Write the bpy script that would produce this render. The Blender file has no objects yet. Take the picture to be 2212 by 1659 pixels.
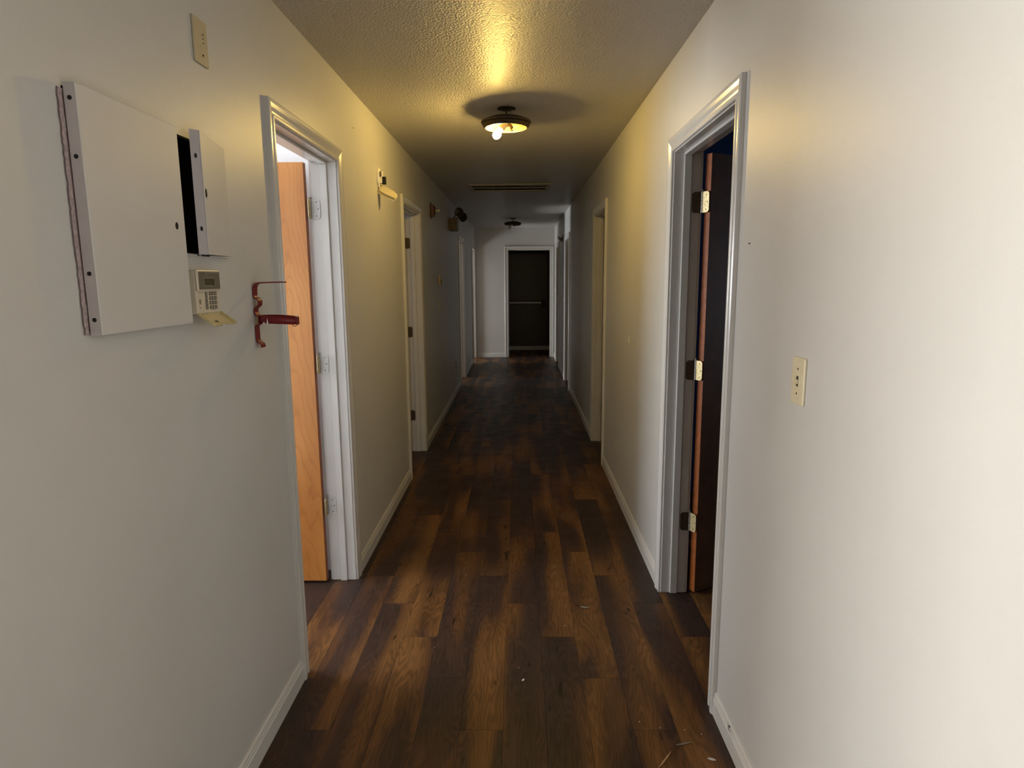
import bpy, bmesh, math, random
from mathutils import Vector, Matrix, Euler

random.seed(7)
scene = bpy.context.scene
COL = scene.collection

# ------------------------------------------------------------------ camera
CAM_F, PITCH, YAW, ROLL, CAM_H = 1388.36, 0.16298, -0.01172, 0.00734, 1.50349

def make_camera():
    cy, sy = math.cos(YAW), math.sin(YAW)
    cp, sp = math.cos(PITCH), math.sin(PITCH)
    cr, sr = math.cos(ROLL), math.sin(ROLL)

    def rows(v):
        x = cy * v[0] - sy * v[1]
        y = sy * v[0] + cy * v[1]
        z = v[2]
        fz = cp * y - sp * z
        uz = sp * y + cp * z
        return (cr * x - sr * uz, sr * x + cr * uz, fz)
    b = [rows(e) for e in ((1, 0, 0), (0, 1, 0), (0, 0, 1))]
    m = Matrix(((b[0][0], b[0][1], -b[0][2], 0.0),
                (b[1][0], b[1][1], -b[1][2], 0.0),
                (b[2][0], b[2][1], -b[2][2], CAM_H),
                (0, 0, 0, 1)))
    cam = bpy.data.cameras.new('camera')
    cam.sensor_fit = 'HORIZONTAL'
    cam.sensor_width = 36.0
    cam.lens = CAM_F / 2212.0 * 36.0
    cam.clip_start = 0.05
    o = bpy.data.objects.new('camera', cam)
    COL.objects.link(o)
    o.matrix_world = m
    scene.camera = o

make_camera()

# ------------------------------------------------------------------ world, colour, lights
scene.view_settings.view_transform = 'Standard'
scene.view_settings.look = 'None'
scene.view_settings.gamma = 1.0
scene.view_settings.use_curve_mapping = False
scene.view_settings.exposure = -0.12

world = bpy.data.worlds.new('world')
scene.world = world
world.use_nodes = True
world.node_tree.nodes['Background'].inputs[0].default_value = (0.62, 0.78, 1.0, 1)
world.node_tree.nodes['Background'].inputs[1].default_value = 0.6

cy_ = scene.cycles
cy_.use_denoising = True
cy_.max_bounces = 10
cy_.diffuse_bounces = 7
cy_.glossy_bounces = 4
cy_.sample_clamp_indirect = 6.0
cy_.caustics_reflective = False
cy_.caustics_refractive = False

def area(name, loc, direction, sx, sz, watts, color, spread=180):
    l = bpy.data.lights.new(name, 'AREA')
    l.shape = 'RECTANGLE'
    l.size, l.size_y = sx, sz
    l.energy = watts
    l.color = color
    l.spread = math.radians(spread)
    o = bpy.data.objects.new(name, l)
    COL.objects.link(o)
    o.location = loc
    o.rotation_euler = Vector(direction).to_track_quat('-Z', 'Z').to_euler()
    return o

# daylight coming in through the windows of the rooms (each lamp sits in its window opening)
area('window_daylight', (-3.12, -0.05, 1.25), (1, 0, 0), 1.2, 2.0, 212, (1.0, 0.965, 0.91))           # lobby
area('window_daylight', (-3.12, 2.72, 1.50), (1, 0, 0), 0.62, 1.20, 106, (0.90, 0.95, 1.0))        # first room left
area('window_daylight', (-3.12, 5.05, 1.50), (1, 0, 0), 0.55, 1.00, 1.8, (0.80, 0.88, 1.0))       # second room left
area('window_daylight', (-5.02, 10.12, 0.62), (1, 0, 0), 0.50, 0.90, 200, (0.92, 0.96, 1.0))        # third room left
area('window_daylight', (-3.12, 11.65, 0.75), (1, 0, 0), 0.70, 1.20, 80, (0.97, 0.98, 0.98))       # fourth room left
area('window_daylight', (4.32, 3.60, 1.30), (-1, 0, 0), 0.90, 1.00, 10, (0.70, 0.85, 1.0))        # first room right

# ------------------------------------------------------------------ materials
def mat(name):
    m = bpy.data.materials.new(name)
    m.use_nodes = True
    nt = m.node_tree
    b = nt.nodes['Principled BSDF']
    return m, nt, b

def N(nt, t, **kw):
    n = nt.nodes.new(t)
    for k, v in kw.items():
        setattr(n, k, v)
    return n

def mathn(nt, op, a, b=None, c=None):
    n = nt.nodes.new('ShaderNodeMath')
    n.operation = op
    for i, v in enumerate((a, b, c)):
        if v is None:
            continue
        if isinstance(v, (int, float)):
            n.inputs[i].default_value = v
        else:
            nt.links.new(v, n.inputs[i])
    return n.outputs[0]

def ramp(nt, fac, stops, interp='LINEAR'):
    r = nt.nodes.new('ShaderNodeValToRGB')
    r.color_ramp.interpolation = interp
    e = r.color_ramp.elements
    while len(e) < len(stops):
        e.new(0.5)
    for i, (p, c) in enumerate(stops):
        e[i].position = p
        e[i].color = (c[0], c[1], c[2], 1)
    nt.links.new(fac, r.inputs[0])
    return r.outputs[0]

def noise(nt, vec, scale, detail=3, rough=0.5, dist=0.0):
    n = nt.nodes.new('ShaderNodeTexNoise')
    n.inputs['Scale'].default_value = scale
    n.inputs['Detail'].default_value = detail
    n.inputs['Roughness'].default_value = rough
    n.inputs['Distortion'].default_value = dist
    if vec is not None:
        nt.links.new(vec, n.inputs['Vector'])
    return n.outputs['Fac']

def geom_pos(nt):
    return nt.nodes.new('ShaderNodeNewGeometry').outputs['Position']

def bump(nt, b, height, strength, dist):
    n = nt.nodes.new('ShaderNodeBump')
    n.inputs['Strength'].default_value = strength
    n.inputs['Distance'].default_value = dist
    nt.links.new(height, n.inputs['Height'])
    nt.links.new(n.outputs[0], b.inputs['Normal'])

def paint(name, c, rough=0.5, mottling=0.06, bump_s=0.15, bscale=260, spec=0.5):
    m, nt, b = mat(name)
    p = geom_pos(nt)
    f = noise(nt, p, 2.2, 5, 0.6)
    lo = [x * (1 - mottling) for x in c]
    hi = [min(1, x * (1 + mottling)) for x in c]
    nt.links.new(ramp(nt, f, [(0.3, lo), (0.7, hi)]), b.inputs['Base Color'])
    b.inputs['Roughness'].default_value = rough
    b.inputs['Specular IOR Level'].default_value = spec
    if bump_s:
        bump(nt, b, noise(nt, p, bscale, 2, 0.5), bump_s, 0.001)
    return m

def plain(name, c, rough=0.5, metal=0.0, var=0.08, scale=30):
    m, nt, b = mat(name)
    tc = nt.nodes.new('ShaderNodeNewGeometry').outputs['Position']
    f = noise(nt, tc, scale, 3, 0.6)
    nt.links.new(ramp(nt, f, [(0.3, [x * (1 - var) for x in c]), (0.7, [min(1, x * (1 + var)) for x in c])]), b.inputs['Base Color'])
    b.inputs['Roughness'].default_value = rough
    b.inputs['Metallic'].default_value = metal
    return m

M = {}
M['hall'] = paint('hall_wall_paint', (0.60, 0.592, 0.565), 0.42, 0.03, 0.35, 330)
M['hall_far'] = M['hall']
M['room'] = paint('room_wall_paint', (0.80, 0.80, 0.80), 0.55, 0.02)
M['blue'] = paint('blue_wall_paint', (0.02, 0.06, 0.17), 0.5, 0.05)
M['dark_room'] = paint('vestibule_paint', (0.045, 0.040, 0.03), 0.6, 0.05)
M['bounce_cut'] = paint('bounce_cut_brown', (0.20, 0.165, 0.125), 0.6, 0.05)  # unseen third-room walls, made brown to cut bounced light on the jamb
M['trim'] = paint('trim_gloss_paint', (0.64, 0.625, 0.59), 0.22, 0.05, 0.08, 60, 0.6)
M['base'] = paint('baseboard_paint', (0.64, 0.625, 0.59), 0.35, 0.05, 0.1, 60)
M['panel'] = plain('powder_coated_panel', (0.60, 0.585, 0.56), 0.45, 0.0, 0.012, 9)
M['panel_shaded'] = plain('panel_shaded_side', (0.46, 0.43, 0.43), 0.5, 0.0, 0.05)  # cover flanges: the side's shade is painted in as a darker tone
M['gypsum'] = plain('cut_plasterboard', (0.42, 0.36, 0.35), 0.9, 0.0, 0.25, 120)
M['boxpink'] = plain('primer_mauve', (0.20, 0.12, 0.13), 0.7, 0.0, 0.15)
M['black'] = plain('black', (0.006, 0.006, 0.006), 0.6)
M['hole'] = plain('dark_hole', (0.012, 0.010, 0.010), 0.9)
M['cream'] = plain('ivory_plastic', (0.68, 0.61, 0.42), 0.35, 0, 0.04)
M['cream_dull'] = plain('yellowed_plastic', (0.50, 0.42, 0.27), 0.45, 0, 0.06)
M['keypad'] = plain('keypad_plastic', (0.62, 0.55, 0.42), 0.4, 0, 0.04)
M['key'] = plain('key_grey', (0.30, 0.27, 0.21), 0.5)
M['key_gap'] = plain('key_gap', (0.05, 0.045, 0.035), 0.6)
M['bezel'] = plain('smoked_bezel', (0.13, 0.115, 0.095), 0.3)
M['lens'] = plain('dark_lens', (0.03, 0.024, 0.018), 0.2)
M['lcd'] = plain('lcd', (0.055, 0.05, 0.035), 0.15)
M['lid'] = plain('clear_yellow_lid', (0.55, 0.46, 0.24), 0.3, 0, 0.12, 60)
M['wire'] = plain('pale_wire', (0.55, 0.5, 0.4), 0.5)
M['white'] = plain('chalk_white', (0.85, 0.83, 0.78), 0.6)
M['brownbox'] = plain('brown_plastic', (0.15, 0.10, 0.05), 0.5)
M['redbox'] = plain('maroon_plastic', (0.11, 0.045, 0.03), 0.4)
M['greyflap'] = plain('grey_plastic', (0.34, 0.33, 0.28), 0.5)
M['glassbulb'] = plain('dusty_bulb', (0.75, 0.73, 0.66), 0.15)
M['leaf'] = plain('dry_leaf', (0.20, 0.17, 0.13), 0.7, 0, 0.3, 90)
M['sliver'] = plain('wood_sliver', (0.42, 0.24, 0.12), 0.6, 0, 0.2, 90)
M['lint'] = plain('lint', (0.55, 0.52, 0.5), 0.9)
M['spider'] = plain('spider_brown', (0.03, 0.022, 0.018), 0.6)
M['silk'] = plain('grey_silk', (0.20, 0.20, 0.20), 0.6)
M['grille'] = plain('grille_frame_paint', (0.42, 0.39, 0.33), 0.5)
M['slat'] = plain('grille_slat_paint', (0.30, 0.27, 0.22), 0.6)
M['duct'] = plain('duct_interior', (0.012, 0.010, 0.008), 0.9)

def metal(name, c, rough, worn=None):
    m, nt, b = mat(name)
    f = noise(nt, geom_pos(nt), 140, 4, 0.7)
    worn = worn or [x * 0.6 for x in c]
    nt.links.new(ramp(nt, f, [(0.35, worn), (0.6, c)]), b.inputs['Base Color'])
    b.inputs['Metallic'].default_value = 0.85
    nt.links.new(ramp(nt, f, [(0.3, (rough + .2,) * 3), (0.7, (rough,) * 3)]), b.inputs['Roughness'])
    return m
M['brass'] = metal('worn_brass', (0.85, 0.70, 0.38), 0.38)
M['hinge_paint'] = plain('painted_hinge', (0.62, 0.62, 0.60), 0.4, 0.1, 0.10, 90)
M['dark_metal'] = metal('dark_hinge_metal', (0.16, 0.12, 0.08), 0.45)
M['bronze'] = metal('bronze_lamp', (0.10, 0.075, 0.05), 0.42)
M['lamp_inner'] = plain('lamp_reflector', (0.34, 0.24, 0.10), 0.5, 0.0)
M['steel'] = metal('steel', (0.55, 0.53, 0.50), 0.35)
M['redpaint'] = None

def red_paint():
    m, nt, b = mat('chipped_red_paint')
    p = geom_pos(nt)
    f = noise(nt, p, 90, 4, 0.7)
    c = ramp(nt, f, [(0.0, (0.13, 0.004, 0.007)), (0.60, (0.17, 0.006, 0.010)), (0.72, (0.12, 0.006, 0.008)), (0.80, (0.16, 0.08, 0.06))])
    nt.links.new(c, b.inputs['Base Color'])
    b.inputs['Roughness'].default_value = 0.38
    return m
M['redpaint'] = red_paint()

def popcorn(name, c, rough, strength):
    m, nt, b = mat(name)
    p = geom_pos(nt)
    v = nt.nodes.new('ShaderNodeTexVoronoi')
    v.inputs['Scale'].default_value = 92
    nt.links.new(p, v.inputs['Vector'])
    n1 = noise(nt, p, 125, 4, 0.65)
    h = mathn(nt, 'ADD', mathn(nt, 'MULTIPLY', v.outputs['Distance'], -0.8), mathn(nt, 'MULTIPLY', n1, 1.2))
    f = noise(nt, p, 1.3, 4, 0.6)
    nt.links.new(ramp(nt, f, [(0.3, [x * .96 for x in c]), (0.7, c)]), b.inputs['Base Color'])
    b.inputs['Roughness'].default_value = rough
    b.inputs['Specular IOR Level'].default_value = 0.20
    bump(nt, b, h, strength, 0.0085)
    return m
M['popcorn'] = popcorn('textured_ceiling', (0.58, 0.555, 0.53), 0.32, 1.0)
M['ceil_room'] = popcorn('room_ceiling', (0.82, 0.83, 0.85), 0.8, 0.2)

def plank_material():
    """dark wood-print vinyl: each plank picks its own tone from its grid cell; tone patches, cathedral grain and knots"""
    m, nt, b = mat('vinyl_plank')
    p = geom_pos(nt)
    s = N(nt, 'ShaderNodeSeparateXYZ')
    nt.links.new(p, s.inputs[0])
    X, Y = s.outputs[0], s.outputs[1]
    W_, L_ = PLANK_W, PLANK_L
    cx = mathn(nt, 'DIVIDE', mathn(nt, 'SUBTRACT', X, PLANK_X0), W_)
    col = mathn(nt, 'FLOOR', cx)
    m4 = mathn(nt, 'FLOORED_MODULO', col, 4.0)
    yo = mathn(nt, 'SUBTRACT', PLANK_Y0, mathn(nt, 'MULTIPLY', m4, L_ / 4))
    ry = mathn(nt, 'DIVIDE', mathn(nt, 'SUBTRACT', Y, yo), L_)
    row = mathn(nt, 'FLOOR', ry)
    idv = N(nt, 'ShaderNodeCombineXYZ')
    nt.links.new(col, idv.inputs[0]); nt.links.new(row, idv.inputs[1])
    wn = N(nt, 'ShaderNodeTexWhiteNoise')
    nt.links.new(idv.outputs[0], wn.inputs['Vector'])
    rnd = wn.outputs['Value']
    sc = N(nt, 'ShaderNodeSeparateColor')
    nt.links.new(wn.outputs['Color'], sc.inputs[0])
    rnd2 = sc.outputs[1]
    # coordinates: metres, squeezed along the plank, shifted by plank id
    cv = N(nt, 'ShaderNodeCombineXYZ')
    nt.links.new(mathn(nt, 'MULTIPLY', X, 1.0), cv.inputs[0])
    nt.links.new(mathn(nt, 'MULTIPLY', Y, 0.16), cv.inputs[1])
    nt.links.new(mathn(nt, 'MULTIPLY', rnd, 37.0), cv.inputs[2])
    big = noise(nt, cv.outputs[0], 6.5, 1, 0.4, 0.35)           # broad tone patches along the plank
    warp = noise(nt, cv.outputs[0], 9.0, 3, 0.5)
    fx = mathn(nt, 'MULTIPLY', mathn(nt, 'FRACT', cx), 1.0)
    rings = mathn(nt, 'SINE', mathn(nt, 'ADD', mathn(nt, 'MULTIPLY', fx, 42.0), mathn(nt, 'MULTIPLY', warp, 120.0)))
    rings = mathn(nt, 'MULTIPLY_ADD', rings, 0.5, 0.5)
    cv2 = N(nt, 'ShaderNodeCombineXYZ')
    nt.links.new(X, cv2.inputs[0])
    nt.links.new(mathn(nt, 'MULTIPLY', Y, 0.04), cv2.inputs[1])
    nt.links.new(mathn(nt, 'MULTIPLY', rnd, 11.0), cv2.inputs[2])
    fine = noise(nt, cv2.outputs[0], 420, 3, 0.6)
    # tone: per-plank base + patches
    tone = mathn(nt, 'ADD', mathn(nt, 'MULTIPLY', mathn(nt, 'SUBTRACT', big, 0.5), 2.6), mathn(nt, 'MULTIPLY_ADD', rnd2, 0.24, 0.32))
    base = ramp(nt, tone, [(0.08, (0.034, 0.019, 0.015)), (0.40, (0.052, 0.025, 0.016)), (0.47, (0.078, 0.034, 0.015)),
                           (0.62, (0.112, 0.049, 0.016)), (0.95, (0.175, 0.080, 0.024))])
    gr = mathn(nt, 'MULTIPLY_ADD', rings, 0.42, 0.68)
    gr = mathn(nt, 'MULTIPLY', gr, mathn(nt, 'MULTIPLY_ADD', fine, 0.7, 0.65))
    # cracks and knots
    cv3 = N(nt, 'ShaderNodeCombineXYZ')
    nt.links.new(X, cv3.inputs[0])
    nt.links.new(mathn(nt, 'MULTIPLY', Y, 0.22), cv3.inputs[1])
    nt.links.new(mathn(nt, 'MULTIPLY', rnd, 23.0), cv3.inputs[2])
    vor = N(nt, 'ShaderNodeTexNoise')
    vor.inputs['Scale'].default_value = 32
    vor.inputs['Detail'].default_value = 1
    nt.links.new(cv3.outputs[0], vor.inputs['Vector'])
    crack = ramp(nt, vor.outputs['Fac'], [(0.23, (0.22, 0.22, 0.22)), (0.27, (1, 1, 1))])
    mx = N(nt, 'ShaderNodeMix', data_type='RGBA', blend_type='MULTIPLY')
    mx.inputs[0].default_value = 1.0
    nt.links.new(base, mx.inputs[6])
    g = N(nt, 'ShaderNodeCombineColor')
    for i in range(3):
        nt.links.new(gr, g.inputs[i])
    nt.links.new(g.outputs[0], mx.inputs[7])
    mx2 = N(nt, 'ShaderNodeMix', data_type='RGBA', blend_type='MULTIPLY')
    mx2.inputs[0].default_value = 1.0
    nt.links.new(mx.outputs[2], mx2.inputs[6])
    nt.links.new(crack, mx2.inputs[7])
    nt.links.new(mx2.outputs[2], b.inputs['Base Color'])
    rg = noise(nt, p, 7, 4, 0.6)
    nt.links.new(ramp(nt, rg, [(0.3, (0.38,) * 3), (0.7, (0.52,) * 3)]), b.inputs['Roughness'])
    b.inputs['Specular IOR Level'].default_value = 0.30
    bump(nt, b, mathn(nt, 'ADD', fine, mathn(nt, 'MULTIPLY', rings, 0.5)), 0.25, 0.0006)
    return m

PLANK_W, PLANK_L, PLANK_X0, PLANK_Y0 = 0.1463, 1.1425, -0.062, 2.807
M['plank'] = plank_material()

def birch(name, dark=False):
    m, nt, b = mat(name)
    tc = N(nt, 'ShaderNodeTexCoord').outputs['Object']
    s = N(nt, 'ShaderNodeSeparateXYZ')
    nt.links.new(tc, s.inputs[0])
    cv = N(nt, 'ShaderNodeCombineXYZ')
    hx = mathn(nt, 'ADD', s.outputs[0], s.outputs[1])
    nt.links.new(hx, cv.inputs[0])
    nt.links.new(mathn(nt, 'MULTIPLY', s.outputs[2], 0.30), cv.inputs[2])
    w = noise(nt, cv.outputs[0], 3.2, 4, 0.5, 0.3)
    big = noise(nt, cv.outputs[0], 3.0, 2, 0.5)
    off = mathn(nt, 'SUBTRACT', hx, 0.17)
    q = mathn(nt, 'MULTIPLY', mathn(nt, 'SQRT', mathn(nt, 'ADD', mathn(nt, 'MULTIPLY', off, off), 0.0005)), -26.0)
    f0 = mathn(nt, 'ADD', mathn(nt, 'ADD', mathn(nt, 'MULTIPLY', s.outputs[2], -4.2), q), mathn(nt, 'MULTIPLY', w, 9.0))
    r = mathn(nt, 'FRACT', mathn(nt, 'MULTIPLY', f0, 1.5))
    line = ramp(nt, r, [(0.0, (0.90, 0.86, 0.80)), (0.12, (1, 1, 1)), (0.75, (0.97, 0.96, 0.95)), (0.98, (0.84, 0.77, 0.69))])
    base = ramp(nt, big, [(0.30, (0.38, 0.135, 0.026)), (0.55, (0.50, 0.205, 0.045)), (0.75, (0.64, 0.30, 0.085))])
    f = noise(nt, cv.outputs[0], 60, 5, 0.7)
    fl = ramp(nt, f, [(0.3, (0.9, 0.9, 0.9)), (0.7, (1.0, 1.0, 1.0))])
    mx = N(nt, 'ShaderNodeMix', data_type='RGBA', blend_type='MULTIPLY'); mx.inputs[0].default_value = 1
    nt.links.new(base, mx.inputs[6]); nt.links.new(line, mx.inputs[7])
    mx2 = N(nt, 'ShaderNodeMix', data_type='RGBA', blend_type='MULTIPLY'); mx2.inputs[0].default_value = 1
    nt.links.new(mx.outputs[2], mx2.inputs[6]); nt.links.new(fl, mx2.inputs[7])
    nt.links.new(mx2.outputs[2], b.inputs['Base Color'])
    b.inputs['Roughness'].default_value = 0.35
    return m
M['birch'] = birch('birch_veneer')
M['door_edge'] = plain('door_edge_wood', (0.30, 0.078, 0.010), 0.5, 0, 0.25, 40)
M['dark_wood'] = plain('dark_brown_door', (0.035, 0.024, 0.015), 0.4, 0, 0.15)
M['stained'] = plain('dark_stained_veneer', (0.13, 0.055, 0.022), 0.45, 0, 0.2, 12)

def emission(name, c, s):
    m = bpy.data.materials.new(name)
    m.use_nodes = True
    nt = m.node_tree
    nt.nodes.remove(nt.nodes['Principled BSDF'])
    e = nt.nodes.new('ShaderNodeEmission')
    e.inputs[0].default_value = (*c, 1)
    e.inputs[1].default_value = s
    nt.links.new(e.outputs[0], nt.nodes['Material Output'].inputs[0])
    return m
M['bulb_lit'] = emission('lit_bulb', (1.0, 0.66, 0.17), 940.0)

# ------------------------------------------------------------------ mesh helpers
class MB:
    """collects faces in world coordinates; build() turns them into one object"""
    def __init__(self):
        self.v, self.f, self.m = [], [], []

    def add(self, vs, fs, mi=0):
        o = len(self.v)
        self.v += [tuple(v) for v in vs]
        self.f += [tuple(i + o for i in f) for f in fs]
        self.m += [mi] * len(fs)
        return self

    def box(self, a, b, mi=0, tf=None):
        x0, y0, z0 = a
        x1, y1, z1 = b
        vs = [(x0, y0, z0), (x1, y0, z0), (x1, y1, z0), (x0, y1, z0), (x0, y0, z1), (x1, y0, z1), (x1, y1, z1), (x0, y1, z1)]
        if tf:
            vs = [tf(v) for v in vs]
        return self.add(vs, [(0, 3, 2, 1), (4, 5, 6, 7), (0, 1, 5, 4), (1, 2, 6, 5), (2, 3, 7, 6), (3, 0, 4, 7)], mi)

    def tube(self, pts, r, n=10, mi=0, cap=True):
        pts = [Vector(p) for p in pts]
        rings = []
        for i, p in enumerate(pts):
            d = (pts[min(i + 1, len(pts) - 1)] - pts[max(i - 1, 0)]).normalized()
            up = Vector((0, 0, 1)) if abs(d.z) < 0.9 else Vector((1, 0, 0))
            u = d.cross(up).normalized()
            w = d.cross(u)
            rr = r[i] if isinstance(r, (list, tuple)) else r
            rings.append([p + (u * math.cos(2 * math.pi * k / n) + w * math.sin(2 * math.pi * k / n)) * rr for k in range(n)])
        vs = [v for ring in rings for v in ring]
        fs = []
        for i in range(len(pts) - 1):
            for k in range(n):
                a, b2 = i * n + k, i * n + (k + 1) % n
                fs.append((a, b2, b2 + n, a + n))
        if cap:
            fs.append(tuple(reversed(range(n))))
            fs.append(tuple(range((len(pts) - 1) * n, len(pts) * n)))
        return self.add(vs, fs, mi)

    def lathe(self, prof, c, n=40, axis=None, mi=0):
        """prof: (r, h) pairs; axis: unit vector of h"""
        axis = Vector(axis or (0, 0, 1)).normalized()
        up = Vector((0, 0, 1)) if abs(axis.z) < 0.9 else Vector((1, 0, 0))
        u = axis.cross(up).normalized()
        w = axis.cross(u)
        c = Vector(c)
        vs = []
        for r, h in prof:
            for k in range(n):
                a = 2 * math.pi * k / n
                vs.append(c + axis * h + (u * math.cos(a) + w * math.sin(a)) * max(r, 1e-5))
        fs = []
        for i in range(len(prof) - 1):
            for k in range(n):
                a, b2 = i * n + k, i * n + (k + 1) % n
                fs.append((a, b2, b2 + n, a + n))
        return self.add(vs, fs, mi)

    def ribbon(self, pts, width_dir, width, thick_dir, thick, mi=0):
        """flat bar following pts; rectangular section; thick_dir may be a list, one per point"""
        wd = Vector(width_dir).normalized() * (width / 2)
        vs, fs = [], []
        for i, p in enumerate(pts):
            p = Vector(p)
            td = thick_dir[i] if isinstance(thick_dir, list) else thick_dir
            td = Vector(td).normalized() * thick
            vs += [p - wd, p + wd, p + wd + td, p - wd + td]
        for i in range(len(pts) - 1):
            a = i * 4
            for k in range(4):
                fs.append((a + k, a + (k + 1) % 4, a + 4 + (k + 1) % 4, a + 4 + k))
        fs += [(3, 2, 1, 0), tuple(len(vs) - 4 + k for k in range(4))]
        return self.add(vs, fs, mi)

    def prism(self, poly, ext, mi=0):
        """poly: list of 3D points (planar); ext: extrusion vector"""
        n = len(poly)
        e = Vector(ext)
        vs = [Vector(p) for p in poly] + [Vector(p) + e for p in poly]
        fs = [tuple(reversed(range(n))), tuple(range(n, 2 * n))]
        for i in range(n):
            j = (i + 1) % n
            fs.append((i, j, j + n, i + n))
        return self.add(vs, fs, mi)

    def build(self, name, mats, parent=None, bevel=0.0, smooth=False, seg=2, angle=30):
        me = bpy.data.meshes.new(name)
        off = Vector((0, 0, 0))
        if parent is not None:
            r = parent
            while r.parent:
                r = r.parent
            off = Vector(r.location)
        me.from_pydata([tuple(Vector(v) - off) for v in self.v], [], self.f)
        if not isinstance(mats, (list, tuple)):
            mats = [mats]
        for mm in mats:
            me.materials.append(mm)
        for p, mi in zip(me.polygons, self.m):
            p.material_index = mi
        bm = bmesh.new()
        bm.from_mesh(me)
        bmesh.ops.recalc_face_normals(bm, faces=bm.faces)
        bm.to_mesh(me)
        bm.free()
        if smooth:
            for p in me.polygons:
                p.use_smooth = True
            try:
                me.set_sharp_from_angle(angle=math.radians(angle))
            except Exception:
                pass
        o = bpy.data.objects.new(name, me)
        COL.objects.link(o)
        if parent is not None:
            o.parent = parent
        if bevel:
            md = o.modifiers.new('bevel', 'BEVEL')
            md.width = bevel
            md.segments = seg
            md.limit_method = 'ANGLE'
        return o

def thing(name, label, cat, loc, group=None):
    o = bpy.data.objects.new(name, None)
    COL.objects.link(o)
    o.empty_display_size = 0.05
    o.location = loc
    tag(o, label, cat, group)
    return o

def tag(o, label=None, cat=None, group=None, kind=None):
    if label: o['label'] = label
    if cat: o['category'] = cat
    if group: o['group'] = group
    if kind: o['kind'] = kind
    return o

def struct_root(name, loc, label=None):
    o = bpy.data.objects.new(name, None)
    COL.objects.link(o)
    o.location = loc
    o['kind'] = 'structure'
    if label: o['label'] = label
    return o

def struct(o, label=None):
    o['kind'] = 'structure'
    if label: o['label'] = label
    return o

# ------------------------------------------------------------------ plan of the place (metres)
XL, XR, T = -0.83444, 0.67713, 0.115          # hall faces, wall thickness
H = 2.44
YE = 12.37                                    # end wall
DOORH = 2.035
WL, WL2, WR = -3.2, -5.1, 4.4                            # outer faces of the side rooms
LEND = 0.90                                   # the left wall starts here; the lobby opens to the left before it
# side, y0, y1 of each clear opening
D_L = [(2.287, 3.050), (4.755, 5.510), (9.05, 9.80), (11.53, 12.29)]
D_R = [(2.095, 2.910), (5.115, 5.840), (8.68, 9.45), (10.91, 11.67)]
JT = 0.018                                    # jamb board thickness
END = (-0.205, 0.598)                         # clear opening in end wall
BOX_Y0, BOX_Y1, BOX_Z0, BOX_Z1 = 1.237, 1.860, 1.572, 1.858   # hole behind the panels

def wall_mesh(name, fixed, thick, uaxis, u0, u1, z0, z1, holes, mats, face_mat):
    """wall slab with rectangular holes. fixed = coordinate of front face, thick = signed offset to back face.
    uaxis 'y' (wall runs along Y) or 'x'. face_mat(u, side) -> material index"""
    us = sorted({u0, u1, *[h[0] for h in holes], *[h[1] for h in holes], *EXTRA_SPLITS.get(name, [])})
    us = [u for u in us if u0 <= u <= u1]
    zs = sorted({z0, z1, *[h[2] for h in holes], *[h[3] for h in holes]})
    zs = [z for z in zs if z0 <= z <= z1]

    def solid(i, k):
        if i < 0 or k < 0 or i >= len(us) - 1 or k >= len(zs) - 1:
            return False
        uc, zc = (us[i] + us[i + 1]) / 2, (zs[k] + zs[k + 1]) / 2
        return not any(h[0] < uc < h[1] and h[2] < zc < h[3] for h in holes)
    mb = MB()

    def P(u, d, z):
        return (fixed + d, u, z) if uaxis == 'y' else (u, fixed + d, z)
    for i in range(len(us) - 1):
        for k in range(len(zs) - 1):
            if not solid(i, k):
                continue
            a, b, c, d = us[i], us[i + 1], zs[k], zs[k + 1]
            uc = (a + b) / 2
            mb.add([P(a, 0, c), P(b, 0, c), P(b, 0, d), P(a, 0, d)], [(0, 1, 2, 3)], face_mat(uc, 0))
            mb.add([P(a, thick, c), P(b, thick, c), P(b, thick, d), P(a, thick, d)], [(3, 2, 1, 0)], face_mat(uc, 1))
            for (di, dk, q) in ((-1, 0, [(a, c), (a, d)]), (1, 0, [(b, c), (b, d)]), (0, -1, [(a, c), (b, c)]), (0, 1, [(a, d), (b, d)])):
                if not solid(i + di, k + dk):
                    (ua, za), (ub, zb) = q
                    mb.add([P(ua, 0, za), P(ub, 0, zb), P(ub, thick, zb), P(ua, thick, za)], [(0, 1, 2, 3)], face_mat(uc, 0))
    me_o = mb.build(name, mats)
    bm = bmesh.new(); bm.from_mesh(me_o.data)
    bmesh.ops.remove_doubles(bm, verts=bm.verts, dist=1e-5)
    bmesh.ops.recalc_face_normals(bm, faces=bm.faces)
    bm.to_mesh(me_o.data); bm.free()
    return struct(me_o)

EXTRA_SPLITS = {'wall_right': [0.5, 4.4], 'wall_left': []}
rough = lambda o: (o[0] - JT, o[1] + JT, 0.0, DOORH + JT)
holesL = [rough(o) for o in D_L] + [(BOX_Y0, BOX_Y1, BOX_Z0, BOX_Z1), (BOX_Y0, 1.56, 1.405, BOX_Z0)]
holesR = [rough(o) for o in D_R]
wall_mesh('wall_left', XL, -T, 'y', LEND, YE, 0, H, holesL, [M['hall'], M['room']], lambda u, s: s)
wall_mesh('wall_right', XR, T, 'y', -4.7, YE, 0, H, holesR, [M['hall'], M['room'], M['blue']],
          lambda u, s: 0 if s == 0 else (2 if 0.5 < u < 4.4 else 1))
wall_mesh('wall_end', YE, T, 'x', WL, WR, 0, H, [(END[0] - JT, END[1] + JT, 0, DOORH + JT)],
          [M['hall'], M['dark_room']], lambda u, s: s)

def simple_wall(name, a, b, m):
    return struct(MB().box(a, b).build(name, m))

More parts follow.
